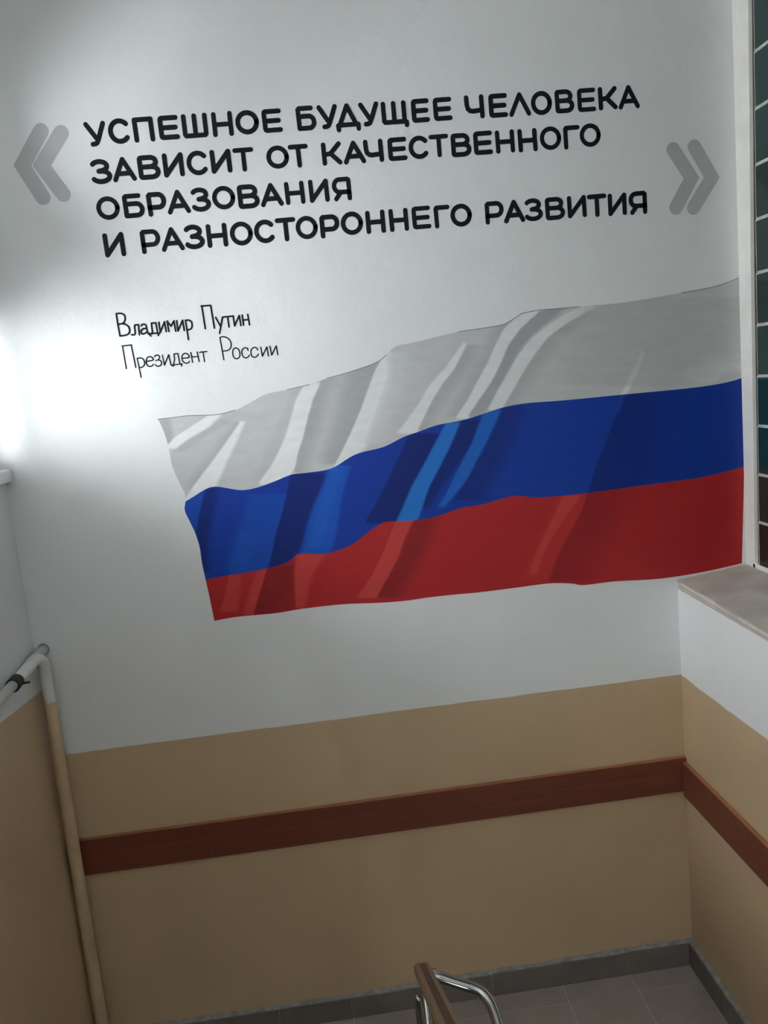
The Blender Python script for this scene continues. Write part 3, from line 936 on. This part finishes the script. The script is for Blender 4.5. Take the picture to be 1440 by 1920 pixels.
# brush work of each stripe: rows (y, x_left, x_right), softness left and right in pixels, paint colour, opacity
GW, HW, DW = (0.545, 0.55, 0.55), (0.78, 0.79, 0.79), (0.36, 0.37, 0.375)
FOLDS_W = [
    ([(775, 400, 470), (800, 365, 450), (830, 330, 420), (870, 326, 395), (905, 340, 375)], 30, 70, (0.50, 0.505, 0.52), .7),
    ([(786, 296, 312), (806, 304, 316), (830, 312, 320)], 1, 14, DW, .8),
    ([(779, 392, 410), (801, 358, 387), (822, 327, 352), (838, 314, 330)], 4, 8, HW, 1),
    ([(790, 412, 424), (806, 386, 400), (826, 350, 364), (845, 326, 340)], 2, 16, DW, .35),
    ([(793, 447, 453), (822, 424, 432), (850, 405, 412), (882, 380, 388), (915, 355, 362)], 22, 2, DW, .45),
    ([(793, 450, 454), (822, 430, 442), (850, 410, 428), (882, 386, 414), (910, 365, 402), (936, 348, 360)], 2, 9, HW, 1),
    ([(722, 560, 572), (785, 532, 548), (850, 505, 524), (900, 482, 492)], 16, 2, DW, .25),
    ([(721, 572, 602), (749, 557, 586), (785, 547, 576), (818, 537, 568), (850, 523, 558), (874, 510, 554), (894, 495, 540), (906, 488, 512)], 4, 2, HW, 1),
    ([(710, 604, 612), (749, 587, 596), (785, 577, 586), (818, 569, 577), (850, 559, 566), (884, 552, 556)], 1, 36, DW, .75),
    ([(672, 690, 722), (693, 668, 705), (729, 660, 691), (769, 652, 677), (802, 645, 663), (840, 632, 646), (868, 622, 630)], 45, 1, DW, .75),
    ([(665, 721, 728), (693, 705, 731), (729, 691, 723), (769, 677, 709), (802, 663, 695), (834, 648, 684), (854, 638, 664), (872, 628, 637)], 2, 12, HW, .92),
    ([(665, 728, 745), (700, 731, 742), (760, 712, 722), (830, 686, 694)], 6, 40, (0.62, 0.625, 0.625), .7),
    ([(646, 868, 873), (690, 836, 852), (721, 808, 828), (753, 789, 808), (785, 767, 793), (810, 747, 782)], 3, 3, HW, .85),
    ([(650, 874, 880), (690, 853, 862), (721, 829, 838), (753, 809, 816), (785, 794, 800), (805, 784, 790)], 1, 34, DW, .6),
    ([(588, 975, 980), (617, 940, 945), (646, 924, 930), (717, 888, 895), (779, 850, 857)], 26, 2, DW, .5),
    ([(578, 1000, 1030), (582.5, 985, 1012), (596, 967, 998), (617, 945, 975), (646, 930, 954), (679, 916, 940), (717, 895, 921), (750, 878, 898), (782, 856, 878)], 2, 2, HW, .85),
    ([(577, 1030, 1060), (583, 1013, 1045), (596, 998, 1030), (617, 975, 1005), (646, 954, 975), (679, 940, 956), (717, 921, 936), (750, 898, 918), (779, 878, 900)], 1, 14, (0.31, 0.32, 0.325), .72),
    ([(577, 1087, 1114), (589, 1061, 1092), (608, 1032, 1058), (633, 999, 1025), (667, 972, 1000), (700, 953, 979), (733, 934, 960), (766, 917, 942)], 3, 3, HW, .80),
    ([(585, 1098, 1106), (608, 1060, 1070), (633, 1027, 1036), (667, 1001, 1010), (700, 980, 988), (733, 961, 968), (762, 944, 950)], 1, 40, DW, .55),
    ([(662, 1203, 1206), (683, 1193, 1200), (708, 1180, 1190), (741, 1164, 1173)], 2, 3, HW, .8),
    ([(684, 1330, 1392), (692, 1298, 1385), (699, 1292, 1350), (708, 1300, 1335), (716, 1310, 1325)], 20, 25, (0.70, 0.71, 0.70), .55),
    ([(665, 1335, 1385), (672, 1330, 1375), (680, 1330, 1350)], 25, 25, (0.66, 0.67, 0.66), .4),
    ([(560, 1150, 1392), (640, 1120, 1340), (720, 1100, 1240)], 90, 120, (0.46, 0.47, 0.47), .55),
]
BB, BD, BL, BX = (0.0045, 0.040, 0.325), (0.0035, 0.017, 0.155), (0.009, 0.085, 0.47), (0.018, 0.175, 0.58)
FOLDS_B = [
    ([(918, 345, 388), (963, 345, 376), (1003, 360, 369), (1040, 370, 374)], 2, 8, (0.007, 0.065, 0.40), .9),
    ([(918, 386, 400), (963, 375, 392), (1003, 368, 382), (1040, 373, 381), (1070, 380, 384)], 3, 20, BD, .85),
    ([(930, 480, 545), (963, 470, 528), (1003, 454, 516), (1043, 442, 508), (1070, 436, 498)], 22, 3, BL, .5),
    ([(1000, 452, 476), (1043, 440, 462), (1075, 436, 452)], 6, 12, BL, .5),
    ([(890, 546, 600), (922, 540, 588), (963, 530, 575), (1003, 518, 568), (1043, 510, 540), (1062, 506, 518)], 3, 26, BD, .95),
    ([(876, 620, 654), (906, 613, 643), (947, 594, 634), (987, 580, 629), (1023, 572, 621), (1040, 568, 612)], 10, 8, BL, .95),
    ([(876, 626, 640), (947, 602, 618), (1023, 580, 600)], 8, 8, (0.012, 0.105, 0.50), .6),
    ([(815, 768, 826), (862, 746, 800), (902, 727, 776), (943, 706, 757), (978, 686, 742)], 2, 34, BD, .92),
    ([(795, 837, 863), (834, 816, 845), (874, 795, 825), (914, 773, 804), (947, 759, 792), (977, 745, 780)], 4, 4, BX, .95),
    ([(790, 864, 895), (834, 846, 878), (874, 826, 850), (914, 805, 820), (950, 793, 800)], 2, 16, BD, .85),
    ([(771, 910, 940), (800, 899, 925), (833, 886, 910), (867, 868, 891), (896, 853, 875), (925, 839, 852), (948, 825, 833)], 5, 6, (0.013, 0.125, 0.52), .9),
    ([(765, 942, 975), (800, 926, 960), (833, 911, 945), (867, 892, 925), (900, 876, 905), (935, 852, 880)], 2, 50, BD, .65),
    ([(742, 1020, 1167), (792, 1000, 1150), (833, 985, 1134), (875, 970, 1117), (925, 950, 1103)], 60, 1, (0.005, 0.046, 0.345), .7),
    ([(742, 1168, 1200), (792, 1151, 1200), (833, 1135, 1190), (875, 1118, 1180), (925, 1103, 1160)], 2, 90, (0.0035, 0.021, 0.19), .85),
    ([(715, 1290, 1400), (800, 1250, 1400), (900, 1220, 1400)], 120, 1, (0.0038, 0.030, 0.26), .5),
    ([(742, 1166, 1170), (770, 1157, 1161)], 2, 2, BL, .5),
]
RB, RD, RL = (0.43, 0.020, 0.023), (0.20, 0.011, 0.014), (0.56, 0.055, 0.050)
FOLDS_R = [
    ([(1080, 431, 447), (1104, 427, 445), (1144, 416, 441)], 5, 10, RL, .7),
    ([(1069, 489, 501), (1104, 476, 489), (1150, 462, 475)], 12, 2, RL, .75),
    ([(1062, 502, 535), (1104, 490, 522), (1150, 476, 500)], 1, 45, RD, .75),
    ([(1041, 556, 600), (1075, 553, 580), (1108, 554, 571), (1138, 557, 565)], 5, 14, RL, .9),
    ([(1030, 545, 556), (1075, 540, 553), (1138, 538, 554)], 25, 2, RD, .35),
    ([(975, 744, 776), (1011, 731, 758), (1043, 717, 748), (1080, 699, 728), (1118, 672, 707)], 4, 5, RL, .92),
    ([(972, 778, 800), (1011, 759, 785), (1043, 749, 772), (1080, 729, 752), (1118, 708, 730)], 2, 40, RD, .7),
    ([(925, 1056, 1102), (958, 1045, 1091), (1000, 1020, 1068), (1042, 1000, 1045), (1088, 985, 1030)], 14, 1, (0.47, 0.028, 0.028), .8),
    ([(932, 1056, 1086), (967, 1041, 1060), (1000, 1024, 1038), (1033, 1009, 1019), (1073, 994, 1005)], 4, 4, RL, .8),
    ([(917, 1104, 1150), (958, 1092, 1140), (1000, 1069, 1115), (1042, 1046, 1090), (1088, 1031, 1070)], 2, 70, (0.27, 0.0125, 0.016), .8),
    ([(890, 1250, 1400), (980, 1200, 1400), (1070, 1160, 1400)], 150, 1, (0.40, 0.018, 0.021), .4),
]

def colour_at(base, folds, x, y):
    c = list(base)
    for rows, sl, sr, col, op in folds:
        pad = 6
        if y < rows[0][0] - pad or y > rows[-1][0] + pad:
            continue
        xl, xr_ = interp(rows, y)
        a = smoothstep(xl - sl, xl, x) * (1 - smoothstep(xr_, xr_ + sr, x)) * op
        a *= smoothstep(rows[0][0] - pad, rows[0][0], y) * (1 - smoothstep(rows[-1][0], rows[-1][0] + pad, y))
        if a > 0:
            for k in range(3):
                c[k] += (col[k] - c[k]) * a
    return c

def resample(poly, n):
    c = catmull(poly, 6)
    d = [0]
    for a, b in zip(c, c[1:]):
        d.append(d[-1] + (b[0] - a[0]))
    out, j = [], 0
    for i in range(n + 1):
        s = d[-1] * i / n
        while j < len(d) - 2 and d[j + 1] < s:
            j += 1
        t = (s - d[j]) / max(1e-6, d[j + 1] - d[j])
        out.append((c[j][0] + (c[j + 1][0] - c[j][0]) * t, c[j][1] + (c[j + 1][1] - c[j][1]) * t))
    return out

LX = sorted((y, x) for x, y in catmull(LEFT, 6))
def flag_mat(name, rough):
    m, ns, ls, b = new_mat(name)
    at = node(ns, 'ShaderNodeAttribute')
    at.attribute_name = 'paint'
    tc = node(ns, 'ShaderNodeTexCoord')
    mp = node(ns, 'ShaderNodeMapping')
    mp.inputs['Scale'].default_value = (1.5, 1.5, 5)
    mp.inputs['Rotation'].default_value = (0, 0.5, 0)
    ls.new(tc.outputs['Object'], mp.inputs['Vector'])
    n = node(ns, 'ShaderNodeTexNoise')
    n.inputs['Scale'].default_value = 7
    n.inputs['Detail'].default_value = 4
    ls.new(mp.outputs['Vector'], n.inputs['Vector'])
    mr = node(ns, 'ShaderNodeMapRange')
    mr.inputs['To Min'].default_value = 0.88
    mr.inputs['To Max'].default_value = 1.12
    ls.new(n.outputs['Fac'], mr.inputs['Value'])
    mul = node(ns, 'ShaderNodeVectorMath', operation='SCALE')
    ls.new(at.outputs['Color'], mul.inputs[0])
    ls.new(mr.outputs['Result'], mul.inputs['Scale'])
    ls.new(mul.outputs['Vector'], b.inputs['Base Color'])
    b.inputs['Roughness'].default_value = rough
    b.inputs['Specular IOR Level'].default_value = 0.25
    bp = node(ns, 'ShaderNodeBump')
    bp.inputs['Strength'].default_value = 0.12
    bp.inputs['Distance'].default_value = 0.004
    ls.new(n.outputs['Fac'], bp.inputs['Height'])
    ls.new(bp.outputs['Normal'], b.inputs['Normal'])
    return m

def stripe(name, up, lo, base, folds, mat, parent, inv, label, yoff, nx=440):
    a, b = resample(up, nx), resample(lo, nx)
    ny = 90
    verts, cols = [], []
    for j in range(ny + 1):
        v = j / ny
        y0 = a[0][1] + (b[0][1] - a[0][1]) * v
        xs_ = a[0][0] + (b[0][0] - a[0][0]) * v
        dx = interp(LX, y0)[0] - xs_
        for i in range(nx + 1):
            x = a[i][0] + (b[i][0] - a[i][0]) * v + dx * max(0.0, 1 - i / (nx * 0.08)) ** 1.5
            y = a[i][1] + (b[i][1] - a[i][1]) * v
            X, Z = on_wall(x, y)
            verts.append((X, yoff, Z))
            cols.append(colour_at(base, folds, x, y))
    W_ = nx + 1
    faces = [(j * W_ + i, (j + 1) * W_ + i, (j + 1) * W_ + i + 1, j * W_ + i + 1) for j in range(ny) for i in range(nx)]
    me = bpy.data.meshes.new(name)
    me.from_pydata(verts, [], faces)
    at = me.color_attributes.new('paint', 'FLOAT_COLOR', 'POINT')
    flat = []
    for c in cols:
        flat += [c[0], c[1], c[2], 1.0]
    at.data.foreach_set('color', flat)
    me.update()
    if me.polygons[0].normal.y > 0:
        me.flip_normals()
    o = obj(name, me, mat, parent)
    o.matrix_parent_inverse = inv
    o['label'] = label
    return o

fc = on_wall(402, 1164)
flag = thing('painted_flag', (fc[0], 0, fc[1]))
tag(flag, 'white, blue and red waving flag painted on the front wall', 'mural')
finv = Matrix.Translation((-fc[0], 0, -fc[1]))
FM = flag_mat('flag_paint', 0.5)
stripe('stripe', TOP, WB, GW, FOLDS_W, FM, flag, finv, 'greyish white top stripe with painted folds', -0.0005)
stripe('stripe', WB, BR, BB, FOLDS_B, FM, flag, finv, 'blue middle stripe with painted folds', -0.0007)
stripe('stripe', BR, BOT, RB, FOLDS_R, FM, flag, finv, 'red bottom stripe with painted folds', -0.0006)
# thin dark contour along the upper hem, broken as the brush left it
M['contour'] = plain('flag_contour_paint', (0.20, 0.205, 0.21), 0.5, noise=0.2, scale=30)
HEM = [TOP[0:5], TOP[7:9], TOP[9:13], TOP[15:19], TOP[18:22], TOP[23:26]]
for k, h in enumerate(HEM):
    pts = [on_wall(*q) for q in catmull(h, 6)]
    o = obj('contour_line', paint_mesh([pts], 0.0013, -0.0008), M['contour'], flag)
    o.matrix_parent_inverse = finv
